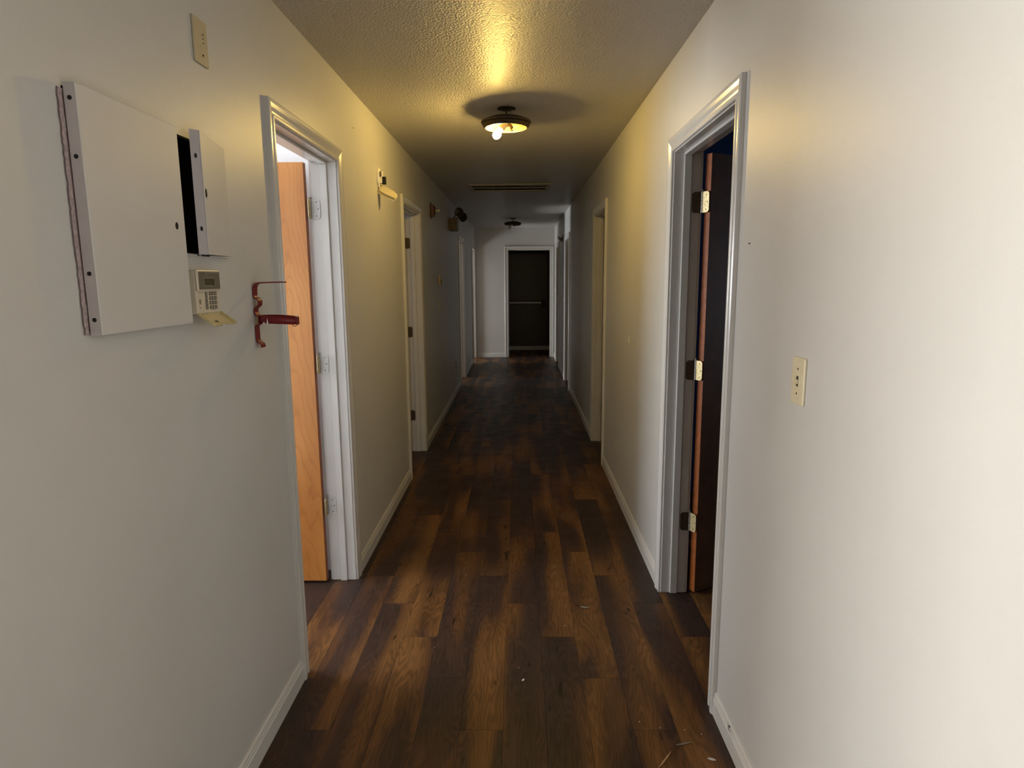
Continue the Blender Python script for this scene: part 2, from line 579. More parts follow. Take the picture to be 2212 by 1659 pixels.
# outer walls with window openings
win_left = [(-0.65, 0.55, 0.25, 2.25), (2.41, 3.03, 0.90, 2.10), (4.775, 5.325, 1.0, 2.0), (9.87, 10.37, 0.17, 1.07), (11.30, 12.0, 0.15, 1.35)]
wall_mesh('wall_outer_left', WL, -0.15, 'y', -4.7, 8.3, 0, H, win_left[:3], [M['room']], lambda u, s: 0)
wall_mesh('wall_outer_left', WL2, -0.15, 'y', 8.3, 11.0, 0, H, win_left[3:4], [M['bounce_cut']], lambda u, s: 0)
wall_mesh('wall_outer_left', WL, -0.15, 'y', 11.0, YE, 0, H, win_left[4:], [M['room']], lambda u, s: 0)
win_right = [(3.15, 4.05, 0.80, 1.80)]
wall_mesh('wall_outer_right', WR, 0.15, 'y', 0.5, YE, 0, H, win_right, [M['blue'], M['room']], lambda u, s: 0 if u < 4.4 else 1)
win_back = []
wall_mesh('wall_back', -4.7, -0.15, 'x', WL, XR + T, 0, H, win_back, [M['hall']], lambda u, s: 0)
for y, w0 in ((LEND, WL), (3.16, WL), (8.2, WL2 - .15), (10.9, WL2 - .15)):
    simple_wall('wall_partition', (w0, y, 0), (XL - T, y + 0.1, H), M['room'] if y < 8 else M['bounce_cut'])
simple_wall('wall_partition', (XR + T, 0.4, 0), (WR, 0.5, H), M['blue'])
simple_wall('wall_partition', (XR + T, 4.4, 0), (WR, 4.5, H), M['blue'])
simple_wall('wall_partition', (XR + T, 8.0, 0), (WR, 8.1, H), M['room'])
simple_wall('wall_partition', (XR + T, 10.2, 0), (WR, 10.3, H), M['room'])
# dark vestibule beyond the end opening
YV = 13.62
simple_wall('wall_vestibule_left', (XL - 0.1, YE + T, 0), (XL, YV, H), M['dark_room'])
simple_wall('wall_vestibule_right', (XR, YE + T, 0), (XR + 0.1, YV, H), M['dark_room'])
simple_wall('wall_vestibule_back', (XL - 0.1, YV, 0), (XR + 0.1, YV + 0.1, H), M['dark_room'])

# windows (frame, sash bar, glass) in the rooms
glass, gnt, gb = mat('window_glass')
gb.inputs['Transmission Weight'].default_value = 1.0
gb.inputs['Roughness'].default_value = 0.0
gb.inputs['IOR'].default_value = 1.45
def window(idx, axis, fixed, sgn, u0, u1, z0, z1):
    P = (lambda d, u, z: (fixed + sgn * d, u, z)) if axis == 'x' else (lambda d, u, z: (u, fixed + sgn * d, z))
    def bx(mb, d0, d1, ua, ub, za, zb):
        return mb.box(P(d0, ua, za), P(d1, ub, zb))
    mb = MB()
    w = 0.05
    bx(mb, 0.10, 0.14, u0, u0 + w, z0, z1); bx(mb, 0.10, 0.14, u1 - w, u1, z0, z1)
    bx(mb, 0.10, 0.14, u0, u1, z0, z0 + w); bx(mb, 0.10, 0.14, u0, u1, z1 - w, z1)
    root = mb.build('window_%d' % idx, M['trim'])
    struct(root)
    mb = MB(); bx(mb, 0.105, 0.135, u0, u1, (z0 + z1) / 2 - 0.02, (z0 + z1) / 2 + 0.02)
    mb.build('sash_bar', M['trim'], root)
k = 1
for (a, b, c, d) in win_left:
    window(k, 'x', WL2 if 9 < a < 10.9 else WL, -1, a, b, c, d); k += 1
for (a, b, c, d) in win_right:
    window(k, 'x', WR, 1, a, b, c, d); k += 1
for (a, b, c, d) in win_back:
    window(k, 'y', -4.7, -1, a, b, c, d); k += 1

# ceiling: slab with a hole over the return grille
GX0, GX1, GY0, GY1 = -0.511, 0.320, 6.69, 7.19
def ceiling():
    xs = sorted([WL2 - .15, XL - T / 2, GX0 + .03, GX1 - .03, XR + T / 2, WR + .15])
    ys = sorted([-4.85, LEND + .05, GY0 + .03, GY1 - .03, YE + T / 2, YV + .1])
    mb = MB()
    for i in range(5):
        for j in range(5):
            if i == 2 and j == 2:
                continue
            a, b, c, d = xs[i], xs[i + 1], ys[j], ys[j + 1]
            mi = 0 if (1 <= i <= 3 or j == 0) and j < 4 else 1
            mb.add([(a, c, H), (b, c, H), (b, d, H), (a, d, H)], [(0, 3, 2, 1)], mi)
            mb.add([(a, c, H + .12), (b, c, H + .12), (b, d, H + .12), (a, d, H + .12)], [(0, 1, 2, 3)], 1)
    a, b, c, d = xs[2], xs[3], ys[2], ys[3]
    for (p, q) in (((a, c), (b, c)), ((b, c), (b, d)), ((b, d), (a, d)), ((a, d), (a, c))):
        mb.add([(p[0], p[1], H), (q[0], q[1], H), (q[0], q[1], H + .12), (p[0], p[1], H + .12)], [(0, 1, 2, 3)], 2)
    for (p, q) in (((xs[0], ys[0]), (xs[-1], ys[0])), ((xs[-1], ys[0]), (xs[-1], ys[-1])), ((xs[-1], ys[-1]), (xs[0], ys[-1])), ((xs[0], ys[-1]), (xs[0], ys[0]))):
        mb.add([(p[0], p[1], H), (q[0], q[1], H), (q[0], q[1], H + .12), (p[0], p[1], H + .12)], [(0, 1, 2, 3)], 1)
    o = mb.build('ceiling', [M['popcorn'], M['ceil_room'], M['duct']])
    bm = bmesh.new(); bm.from_mesh(o.data)
    bmesh.ops.remove_doubles(bm, verts=bm.verts, dist=1e-5)
    bmesh.ops.recalc_face_normals(bm, faces=bm.faces)
    bm.to_mesh(o.data); bm.free()
    return struct(o)
ceiling()

# ------------------------------------------------------------------ floor and planks
floor = struct(MB().box((WL2 - .15, -4.85, -0.12), (WR + .15, YV + .1, -0.006)).build('floor', M['hole']))

def plank_mesh(x0, x1, y0, y1, mb=None):
    g, bv, z = 0.0003, 0.0012, 0.0
    x0, x1, y0, y1 = x0 + g, x1 - g, y0 + g, y1 - g
    vs = [(x0, y0, -.006), (x1, y0, -.006), (x1, y1, -.006), (x0, y1, -.006),
          (x0, y0, z - .0006), (x1, y0, z - .0006), (x1, y1, z - .0006), (x0, y1, z - .0006),
          (x0 + bv, y0 + bv, z), (x1 - bv, y0 + bv, z), (x1 - bv, y1 - bv, z), (x0 + bv, y1 - bv, z)]
    fs = [(0, 1, 5, 4), (1, 2, 6, 5), (2, 3, 7, 6), (3, 0, 4, 7), (4, 5, 9, 8), (5, 6, 10, 9), (6, 7, 11, 10), (7, 4, 8, 11), (8, 9, 10, 11)]
    mb.add(vs, fs)

def floor_planks():
    me = None
    rest = MB()
    n = 0
    for c in range(-37, 32):
        x0 = PLANK_X0 + c * PLANK_W
        x1 = x0 + PLANK_W
        yo = PLANK_Y0 - (c % 4) * PLANK_L / 4
        for r in range(-7, 11):
            y0 = yo + r * PLANK_L
            y1 = y0 + PLANK_L
            a, b = max(y0, -4.85), min(y1, YV + .1)
            xa, xb = max(x0, WL2 - .15), min(x1, WR + .15)
            if b - a < .02 or xb - xa < .01:
                continue
            xc = (x0 + x1) / 2
            inhall = XL - .16 < xc < XR + .16 and y1 > 0.9 and a == y0 and b == y1
            inleft = -1.75 < xc <= XL - .16 and y1 > 1.7 and y0 < 3.0
            inright = XR + .16 <= xc < 1.25 and y1 > 2.0 and y0 < 3.3
            if (inhall or inleft or inright) and n < 295:
                n += 1
                if me is None:
                    mb = MB()
                    plank_mesh(-PLANK_W / 2, PLANK_W / 2, -PLANK_L / 2, PLANK_L / 2, mb)
                    first = mb.build('plank', M['plank'], floor)
                    me = first.data
                    o = first
                else:
                    o = bpy.data.objects.new('plank', me)
                    COL.objects.link(o)
                    o.parent = floor
                o.location = (xc, (y0 + y1) / 2, 0)
            else:
                plank_mesh(xa, xb, a, b, rest)
    f = rest.build('plank_field', M['plank'], floor)
    f['kind'] = 'stuff'
floor_planks()

# ------------------------------------------------------------------ door frames
CASE_W = 0.060
CASE_PROF = [(0.0, 0.0), (0.0, 0.010), (0.004, 0.0125), (0.012, 0.0125), (0.016, 0.0105), (0.022, 0.0115), (0.034, 0.0150),
             (0.046, 0.0175), (0.055, 0.0175), (0.060, 0.0145), (0.060, 0.0)]   # (away from the opening, out of the wall)

def casing_set(root, P, u0, u1, ztop, mt):
    """P(depth_out, u, z); three mitred sticks around the opening"""
    rv = 0.005
    a, b, t = u0 - rv, u1 + rv, ztop + rv
    # left stick
    for side in (0, 1, 2):
        mb = MB()
        n = len(CASE_PROF)
        vs = []
        for (w, d) in CASE_PROF:
            if side == 0:
                vs += [P(d, a - w, 0.0), P(d, a - w, t + w)]
            elif side == 1:
                vs += [P(d, b + w, 0.0), P(d, b + w, t + w)]
            else:
                vs += [P(d, a - w, t + w), P(d, b + w, t + w)]
        fs = []
        for i in range(n):
            j = (i + 1) % n
            fs.append((2 * i, 2 * j, 2 * j + 1, 2 * i + 1))
        fs += [tuple(2 * i for i in range(n)), tuple(2 * i + 1 for i in reversed(range(n)))]
        mb.add(vs, fs)
        mb.build('casing', mt, root)

def door_frame(idx, P, u0, u1, label, hinge_room=True, both=True, seamY=None):
    """P(depth_into_wall, u, z): depth 0 = hall face, T = room face"""
    c = P(T / 2, (u0 + u1) / 2, 0)
    root = struct_root('door_%d' % idx, c, label)
    for (ua, ub, za, zb) in ((u0 - JT, u0, 0, DOORH), (u1, u1 + JT, 0, DOORH), (u0 - JT, u1 + JT, DOORH, DOORH + JT)):
        MB().box(P(-0.001, ua, za), P(T + 0.001, ub, zb)).build('jamb', M['trim'], root, bevel=0.0015)
    s0, s1, st = T - 0.040 - 0.034, T - 0.040, 0.011
    for (ua, ub, za, zb) in ((u0, u0 + st, 0, DOORH - st), (u1 - st, u1, 0, DOORH - st), (u0, u1, DOORH - st, DOORH)):
        MB().box(P(s0, ua, za), P(s1, ub, zb)).build('door_stop', M['trim'], root, bevel=0.003)
    casing_set(root, lambda d, u, z: P(-d, u, z), u0, u1, DOORH, M['trim'])
    casing_set(root, lambda d, u, z: P(T + d, u, z), u0, u1, DOORH, M['trim'])
    return root

PL = lambda d, u, z: (XL - d, u, z)
PR = lambda d, u, z: (XR + d, u, z)
PE = lambda d, u, z: (u, YE + d, z)
lab = ['first door opening on the left with bright birch door swung inward', 'second door opening on the left past the hanging flap device',
       'third door opening on the left below the emergency light', 'last door opening on the left glowing beside the end wall',
       'first door opening on the right with orange-edged door and brass hinges', 'second door opening on the right in yellow lamplight',
       'third door opening on the right at the far dim stretch', 'last door opening on the right next to the end wall', 'dark doorway in the end wall']
roots = []
for i, (a, b) in enumerate(D_L):
    roots.append(door_frame(i + 1, PL, a, b, lab[i]))
for i, (a, b) in enumerate(D_R):
    roots.append(door_frame(i + 5, PR, a, b, lab[i + 4]))
roots.append(door_frame(9, PE, END[0], END[1], lab[8]))

def rounded_rect(w, h, r, corners, n=5):
    """outline in (u,v), u 0..w, v -h/2..h/2, rounded only at listed corners (ur, lr)"""
    pts = [(0, -h / 2)]
    cx, cyy = w - r, -h / 2 + r
    pts += [(cx + r * math.cos(a), cyy + r * math.sin(a)) for a in [-math.pi / 2 + math.pi / 2 * k / n for k in range(n + 1)]]
    cyy = h / 2 - r
    pts += [(cx + r * math.cos(a), cyy + r * math.sin(a)) for a in [math.pi / 2 * k / n for k in range(n + 1)]]
    pts += [(0, h / 2)]
    return pts

def hinge(root, pin, dir_jamb, dir_slab, n_jamb, n_slab, z, m_j, m_s, m_pin, wj=0.044, ws=0.042, label=None):
    """two leaves with rounded corners, knuckle barrel and screws"""
    hgt = 0.089
    pin = Vector((pin[0], pin[1], z))
    def leaf(name, d, nrm, w, m, screw_m):
        d, nrm = Vector(d).normalized(), Vector(nrm).normalized()
        mb = MB()
        pts = [pin + d * u + Vector((0, 0, v)) for (u, v) in rounded_rect(w, hgt, 0.014, None)]
        mb.prism(pts, nrm * 0.0022)
        lf = mb.build(name, m, root)
        for (u, v) in ((w * 0.62, 0.031), (w * 0.78, 0.0), (w * 0.62, -0.031)):
            s = MB()
            s.lathe([(0.0, 0.0030), (0.0028, 0.0028), (0.0032, 0.0018)], pin + d * u + Vector((0, 0, v)), 10, nrm)
            s.build('screw', screw_m, lf)
        return lf
    leaf('hinge_leaf', dir_jamb, n_jamb, wj, m_j, M['dark_metal'])
    leaf('hinge_leaf', dir_slab, n_slab, ws, m_s, M['dark_metal'])
    mb = MB()
    for k_ in range(5):
        z0 = -hgt / 2 + k_ * hgt / 5 + .0006
        mb.lathe([(0.0, z0), (0.0062, z0), (0.0062, z0 + hgt / 5 - .0012), (0.0, z0 + hgt / 5 - .0012)], pin, 12)
    mb.lathe([(0.003, hgt / 2), (0.003, hgt / 2 + .004), (0.0058, hgt / 2 + .006), (0.0058, hgt / 2 + .009), (0.0, hgt / 2 + .011)], pin, 12)
    mb.build('hinge_barrel', m_pin, root, smooth=True)

def slab(root, pin, ang, side, w, mface, label=None, z0=0.012, z1=2.028):
    """door slab hinged at pin. ang: heading of the slab from pin. side: which side the thickness lies (+1 left of heading)"""
    d = Vector((math.cos(ang), math.sin(ang), 0))
    nrm = Vector((-math.sin(ang), math.cos(ang), 0)) * side
    p = Vector((pin[0], pin[1], 0)) + d * 0.014
    th = 0.035
    mb = MB()
    q = [p, p + d * w, p + d * w + nrm * th, p + nrm * th]
    vs = [(v.x, v.y, z0) for v in q] + [(v.x, v.y, z1) for v in q]
    mb.add(vs, [(0, 1, 5, 4), (2, 3, 7, 6)], 0)
    mb.add(vs, [(0, 3, 2, 1), (4, 5, 6, 7), (1, 2, 6, 5), (3, 0, 4, 7)], 1)
    o = mb.build('door_slab', [mface, M['door_edge']], root)
    bm = bmesh.new(); bm.from_mesh(o.data)
    bmesh.ops.remove_doubles(bm, verts=bm.verts, dist=1e-5)
    bmesh.ops.recalc_face_normals(bm, faces=bm.faces)
    bm.to_mesh(o.data); bm.free()
    md = o.modifiers.new('bevel', 'BEVEL'); md.width = 0.0012; md.segments = 1; md.limit_method = 'ANGLE'
    # lever knob at the free edge, both faces
    kc = p + d * (w - 0.06) + Vector((0, 0, 0.95))
    for s_ in (0, 1):
        base_ = kc + nrm * (th if s_ else 0)
        ax = nrm if s_ else -nrm
        kb = MB()
        kb.lathe([(0.0, 0.0), (0.032, 0.0), (0.032, 0.006), (0.012, 0.010), (0.011, 0.028), (0.024, 0.036), (0.027, 0.050), (0.018, 0.062), (0.0, 0.064)], base_, 20, ax)
        kb.build('door_knob', M['brass'], o, smooth=True)
    if label: o['label'] = label
    return o

R_ = math.radians
# first left door: swung 90 degrees into the bright room
def left_slab(root, yh, zs, mj, ms, mp, w, ang=180.0, lbl=None):
    pin = (XL - T - 0.009, yh - 0.002)
    a = R_(ang)
    slab(root, pin, a, 1 if ang > 0 else -1, w, M['birch'], lbl)
    d = Vector((math.cos(a), math.sin(a), 0)); nr = Vector((-math.sin(a), math.cos(a), 0))
    for z in zs:
        hinge(root, pin, (1, 0, 0), nr, (0, -1, 0), -d, z, mj, ms, mp)
left_slab(roots[0], D_L[0][1], (1.825, 1.105, 0.395), M['hinge_paint'], M['brass'], M['steel'], 0.755, lbl='bright orange birch veneer face')
left_slab(roots[1], D_L[1][1], (1.800, 1.055, 0.325), M['dark_metal'], M['dark_metal'], M['dark_metal'], 0.745)

def right_slab(root, yh, zs, mj, ms, mp, w, ang, lbl=None):
    pin = (XR + T + 0.010, yh - 0.002)
    a = R_(ang)
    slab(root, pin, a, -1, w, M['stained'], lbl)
    d = Vector((math.cos(a), math.sin(a), 0)); nr = Vector((math.sin(a), -math.cos(a), 0))
    for z in zs:
        hinge(root, pin, (-1, 0, 0), nr, (0, -1, 0), -d, z, mj, ms, mp)
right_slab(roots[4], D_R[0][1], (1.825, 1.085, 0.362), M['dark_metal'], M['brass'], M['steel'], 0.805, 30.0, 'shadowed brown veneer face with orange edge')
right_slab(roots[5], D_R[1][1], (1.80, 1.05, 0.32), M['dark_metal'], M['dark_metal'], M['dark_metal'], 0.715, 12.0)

# ------------------------------------------------------------------ baseboards
BASE_PROF = [(0.0, 0.0), (0.012, 0.0), (0.012, 0.058), (0.0095, 0.062), (0.0095, 0.068), (0.0075, 0.072), (0.0065, 0.080), (0.003, 0.085), (0.0, 0.085)]
def baseboard(name, P, u0, u1):
    mb = MB()
    n = len(BASE_PROF)
    vs = []
    for (d, z) in BASE_PROF:
        vs += [P(d, u0, z), P(d, u1, z)]
    fs = [(2 * i, 2 * ((i + 1) % n), 2 * ((i + 1) % n) + 1, 2 * i + 1) for i in range(n)]
    fs += [tuple(2 * i for i in range(n)), tuple(2 * i + 1 for i in reversed(range(n)))]
    mb.add(vs, fs)
    return struct(mb.build(name, M['base']))
cw = CASE_W + 0.005
def runs(openings, a, b):
    out, cur = [], a
    for (p, q) in openings:
        out.append((cur, p - cw)); cur = q + cw
    out.append((cur, b))
    return [r for r in out if r[1] - r[0] > 0.02]
for r in runs(D_L, LEND, YE): baseboard('baseboard_left', lambda d, u, z: (XL + d, u, z), *r)
for r in runs(D_R, -4.7, YE): baseboard('baseboard_right', lambda d, u, z: (XR - d, u, z), *r)
baseboard('baseboard_end', lambda d, u, z: (u, YE - d, z), XL, END[0] - cw)
baseboard('baseboard_end', lambda d, u, z: (u, YE - d, z), END[1] + cw, XR)
baseboard('baseboard_vestibule', lambda d, u, z: (u, YV - d, z), XL, XR)

# ------------------------------------------------------------------ ceiling lamps
def ceiling_lamp(x, y, label, lit):
    root = thing('ceiling_lamp', label, 'lamp', (x, y, H), None)
    MB().lathe([(0.0, H), (0.052, H), (0.052, H - 0.004), (0.044, H - 0.007), (0.012, H - 0.009), (0.0, H - 0.009)], (x, y, 0), 32).build('canopy', M['bronze'], root, smooth=True)
    MB().tube([(x, y, H - 0.008), (x, y, H - 0.075)], 0.0055, 10).build('stem', M['bronze'], root, smooth=True)
    px, py = x - 0.003, y
    prof = [(0.0, 2.384), (0.070, 2.384), (0.085, 2.389), (0.098, 2.387), (0.118, 2.378), (0.137, 2.371), (0.1405, 2.366), (0.139, 2.361), (0.131, 2.356),
            (0.132, 2.350), (0.128, 2.342), (0.122, 2.338), (0.120, 2.334), (0.116, 2.334)]
    MB().lathe(prof, (px, py, 0), 56).build('pan', M['bronze'], root, smooth=True)
    inner = [(0.116, 2.334), (0.114, 2.342), (0.104, 2.352), (0.096, 2.353), (0.094, 2.366), (0.060, 2.374), (0.0, 2.376)]
    MB().lathe(inner, (px, py, 0), 56).build('reflector', M['lamp_inner'], root, smooth=True)
    # two wires beside the stem
    MB().tube([(x + 0.030, y, H - .006), (x + 0.034, y - .004, H - .03), (x + .046, y, H - .048), (x + .058, y, 2.386)], 0.0016, 6).build('wire', M['wire'] if lit else M['dark_metal'], root)
    MB().tube([(x + 0.022, y + .01, H - .006), (x + 0.018, y, H - .035), (x + .012, y, 2.386)], 0.0014, 6).build('wire', M['dark_metal'], root)
    # sockets pointing down and sideways
    ax = Vector((-0.62, -0.15, -0.78)).normalized()
    c = Vector((px + 0.000, py, 2.362))
    sk = MB()
    sk.lathe([(0.0, 0.0), (0.014, 0.0), (0.0165, 0.006), (0.0165, 0.030), (0.018, 0.034), (0.018, 0.046), (0.014, 0.047)], c, 20, ax)
    s1 = sk.build('socket', M['white'], root, smooth=True)
    bc = c + ax * 0.044
    bl = [(0.012, 0.0), (0.0125, 0.010), (0.015, 0.018), (0.0215, 0.028), (0.0245, 0.040), (0.0235, 0.052), (0.018, 0.063), (0.009, 0.069), (0.0, 0.071)]
    sc_ = 0.92 if lit else 1.0
    bo = MB().lathe([(r * sc_, h * sc_) for r, h in bl], bc, 20, ax).build('bulb', M['bulb_lit'] if lit else M['glassbulb'], root, smooth=True)
    ax2 = Vector((0.55, 0.1, -0.8)).normalized()
    c2 = Vector((px + 0.010, py + .012, 2.362))
    MB().lathe([(0.0, 0.0), (0.013, 0.0), (0.015, 0.006), (0.015, 0.030), (0.011, 0.036), (0.0, 0.034)], c2, 16, ax2).build('socket', M['bronze'], root, smooth=True)
    MB().lathe([(0.0, 0.0), (0.008, 0.0), (0.008, .006), (0.0, .009)], (px + .03, py, 2.318), 12).build('finial', M['bronze'], root, smooth=True)
    MB().tube([(px + .03, py, 2.32), (px + .012, py + .01, 2.365)], .0025, 8).build('rod', M['bronze'], root)
    return root
ceiling_lamp(-0.064, 3.789, 'bronze ceiling lamp without shade, its bare bulb glowing yellow', True)
ceiling_lamp(-0.089, 10.49, 'dark unlit ceiling lamp with bare bulb near the end wall', False)

# ------------------------------------------------------------------ return air grille
def grille():
    root = thing('air_grille', 'long slatted return air grille in the dim ceiling', 'vent', ((GX0 + GX1) / 2, (GY0 + GY1) / 2, H))
    fw = 0.038
    mb = MB()
    for (a, b, c, d) in ((GX0, GX1, GY0, GY0 + fw), (GX0, GX1, GY1 - fw, GY1), (GX0, GX0 + fw, GY0 + fw, GY1 - fw), (GX1 - fw, GX1, GY0 + fw, GY1 - fw)):
        mb.box((a, c, H - 0.010), (b, d, H + 0.001))
    mb.build('frame', M['grille'], root, bevel=0.003)
    n = 50
    x0, x1 = GX0 + fw, GX1 - fw
    pit = (x1 - x0) / n
    m0 = None
    ctr = Vector(root.location)
    for i in range(n):
        xc = x0 + pit * (i + .5)
        a = R_(38)
        if m0 is None:
            yl = (GY1 - GY0) / 2 - fw
            s = MB()
            hw, t = 0.0075, 0.0005
            dx, dz = math.sin(a) * hw, math.cos(a) * hw
            ctrv = ctr + Vector((0, 0, 0.014))
            s.add([ctrv + Vector(v) for v in ((dx - t, -yl, -dz), (dx + t, -yl, -dz), (-dx + t, -yl, dz), (-dx - t, -yl, dz), (dx - t, yl, -dz), (dx + t, yl, -dz), (-dx + t, yl, dz), (-dx - t, yl, dz))],
                  [(0, 1, 2, 3), (4, 5, 6, 7), (0, 1, 5, 4), (1, 2, 6, 5), (2, 3, 7, 6), (3, 0, 4, 7)])
            o = s.build('slat', M['slat'], root); m0 = o.data
        else:
            o = bpy.data.objects.new('slat', m0); COL.objects.link(o); o.parent = root
        o.location = (xc - ctr.x, 0, 0)
        # a few slats on the left are bent
        if i < 26:
            o.rotation_euler = (0, R_(-14 * (1 - i / 26)), 0)
    for yy in (GY0 + .16, GY1 - .16):
        MB().box((x0, yy - .003, H + .002), (x1, yy + .003, H + .010)).build('cross_bar', M['base'], root)
    MB().box((GX0 + .03, GY0 + .03, H + .121), (GX1 - .03, GY1 - .03, H + .13)).build('duct', M['duct'], root)
grille()

# ------------------------------------------------------------------ wall plates and devices. frames: L(d, y, z), R(d, y, z)
LW = lambda d, y, z: (XL + d, y, z)
RW = lambda d, y, z: (XR - d, y, z)
def wbox(F, d0, d1, y0, y1, z0, z1):
    a, b = F(d0, y0, z0), F(d1, y1, z1)
    return tuple(min(p, q) for p, q in zip(a, b)), tuple(max(p, q) for p, q in zip(a, b))
def B(mb, F, *a, mi=0):
    lo, hi = wbox(F, *a)
    return mb.box(lo, hi, mi)

def screw(F, y, z, d, root, r=0.0028, m=None):
    ax = Vector(F(1, 0, 0)) - Vector(F(0, 0, 0))
    MB().lathe([(0, 0.0012), (r * .8, 0.001), (r, 0.0)], F(d, y, z), 12, ax).build('screw', m or M['key_gap'], root)

# yellowed blank plate high on left wall
t = thing('wall_plate', 'yellowed cover plate high on the left wall above the metal panels', 'wall plate', LW(0, 1.797, 2.12))
mb = MB(); B(mb, LW, 0, 0.0065, 1.760, 1.834, 2.063, 2.176)
mb.build('plate', M['cream_dull'], t, bevel=0.003)
for z in (2.141, 2.131, 2.120): screw(LW, 1.808, z, 0.0066, t, 0.0018, M['hole'])
screw(LW, 1.802, 2.088, 0.0066, t, 0.003, M['hole'])

# ---- recess box behind the panels
bx0, bx1 = BOX_Y0, BOX_Y1
t = thing('wiring_box', 'black wiring recess in the left wall, gaping between its two metal covers', 'wiring box', LW(0, 1.62, 1.72))
mb = MB()
dp = 0.11
B(mb, LW, -dp - .004, -dp, bx0, bx1, BOX_Z0, BOX_Z1)
B(mb, LW, -dp, -.004, bx0 + .010, bx0 + .014, 1.406, BOX_Z1)
B(mb, LW, -dp, -.004, bx1 - .003, bx1, BOX_Z0, BOX_Z1)
B(mb, LW, -dp, -.004, bx0, bx1, BOX_Z1 - .003, BOX_Z1)
B(mb, LW, -dp, -.004, 1.56, bx1, BOX_Z0, BOX_Z0 + .003)
B(mb, LW, -dp - .004, -dp, bx0, 1.56, 1.406, BOX_Z0)
mb.build('liner', M['black'], t)
# bundle of wires at the bottom and a hanging strand
mb = MB()
for k_ in range(6):
    pts = []
    y, z, d = 1.600 + random.random() * .01, 1.585, -.03
    a = random.random() * 6
    for j in range(14):
        pts.append(LW(-.02 - .02 * random.random(), 1.600 + j * .0045 + .006 * math.sin(j * .9 + a), 1.582 + .018 * abs(math.sin(j * .6 + a)) * (1 - j / 16)))
    mb.tube(pts, 0.0011, 6)
mb.build('wire_bundle', M['wire'], t)
MB().tube([LW(-.03, 1.600, 1.690), LW(-.025, 1.612, 1.665), LW(-.02, 1.617, 1.645), LW(-.02, 1.612, 1.62), LW(-.02, 1.605, 1.605), LW(-.02, 1.625, 1.603), LW(-.02, 1.652, 1.592), LW(-.02, 1.662, 1.583)], 0.0012, 6).build('wire', M['wire'], t)
MB().tube([LW(-.09, 1.655, 1.855), LW(-.085, 1.66, 1.80), LW(-.085, 1.667, 1.74), LW(-.09, 1.672, 1.69)], 0.0012, 6).build('wire', M['dark_metal'], t)

# large cover
def flange_cover():
    t = thing('large_panel_cover', 'large pale grey metal cover with a raised flange on the left wall', 'metal cover', LW(0, 1.40, 1.63))
    F = LW
    y0, y1, z0, z1 = 1.233, 1.583, 1.400, 1.862
    mb = MB()
    B(mb, F, 0.026, 0.030, y0, y1, z0, z1)
    mb.build('face', M['panel'], t, bevel=0.0015)
    mb = MB(); B(mb, F, 0.006, 0.0262, y0 + .0005, y0 + .0035, z0, z1)
    fl = mb.build('side_flange', M['panel_shaded'], t)
    mb = MB(); B(mb, F, 0.004, 0.0262, y0 + .004, y1, z0, z0 + .003); mb.build('rim', M['panel'], t)
    mb = MB(); B(mb, F, 0.012, 0.0262, y0 + .004, y1, z1 - .003, z1); mb.build('rim', M['panel'], t)
    ax = (0, -1, 0)
    for z in (1.835, 1.732, 1.518, 1.430):
        MB().lathe([(0.0, 0.0007), (0.0042, 0.0007), (0.0042, 0.0)], F(0.0165, y0 + .0004, z), 14, ax).build('screw_hole', M['hole'], t)
    # oval lock slot
    pts = [F(0.0301, 1.545 + .0065 * math.cos(a), 1.631 + .0085 * math.sin(a)) for a in [2 * math.pi * k / 18 for k in range(18)]]
    MB().prism(pts, (0.0004, 0, 0)).build('lock_slot', M['hole'], t)
    # box rim behind the flange with its notches
    mb = MB()
    for (za, zb) in ((1.802, 1.846), (1.748, 1.776), (1.462, 1.742), (1.408, 1.434)):
        B(mb, F, -0.02, 0.004, 1.2335, 1.2355, za, zb)
    mb.build('inner_lip', M['boxpink'], t)
flange_cover()
# ragged cut plasterboard strip left of the cover
t = thing('ragged_plasterboard', 'thin ragged strip of cut plasterboard left of the large metal cover', 'plasterboard', LW(0, 1.226, 1.63))
mb = MB()
pts_o = []
zz = 1.402
left, right = [], []
while zz < 1.858:
    yy = 1.2215 + random.uniform(-.0016, .0012)
    left.append(LW(0.0015, yy, zz)); right.append(LW(0.0015, 1.2365, zz)); zz += 0.006
for i in range(len(left) - 1):
    a, b, c, d = left[i], right[i], right[i + 1], left[i + 1]
    mb.prism([a, b, c, d], (0.0012, 0, 0))
mb.build('strip', M['gypsum'], t)
mb = MB()
for i in range(len(left) - 1):
    a, d = Vector(left[i]), Vector(left[i + 1])
    mb.prism([a, d, d + Vector((0, .0018, 0)), a + Vector((0, .0018, 0))], (0.0016, 0, 0))
mb.build('torn_edge', M['boxpink'], t)

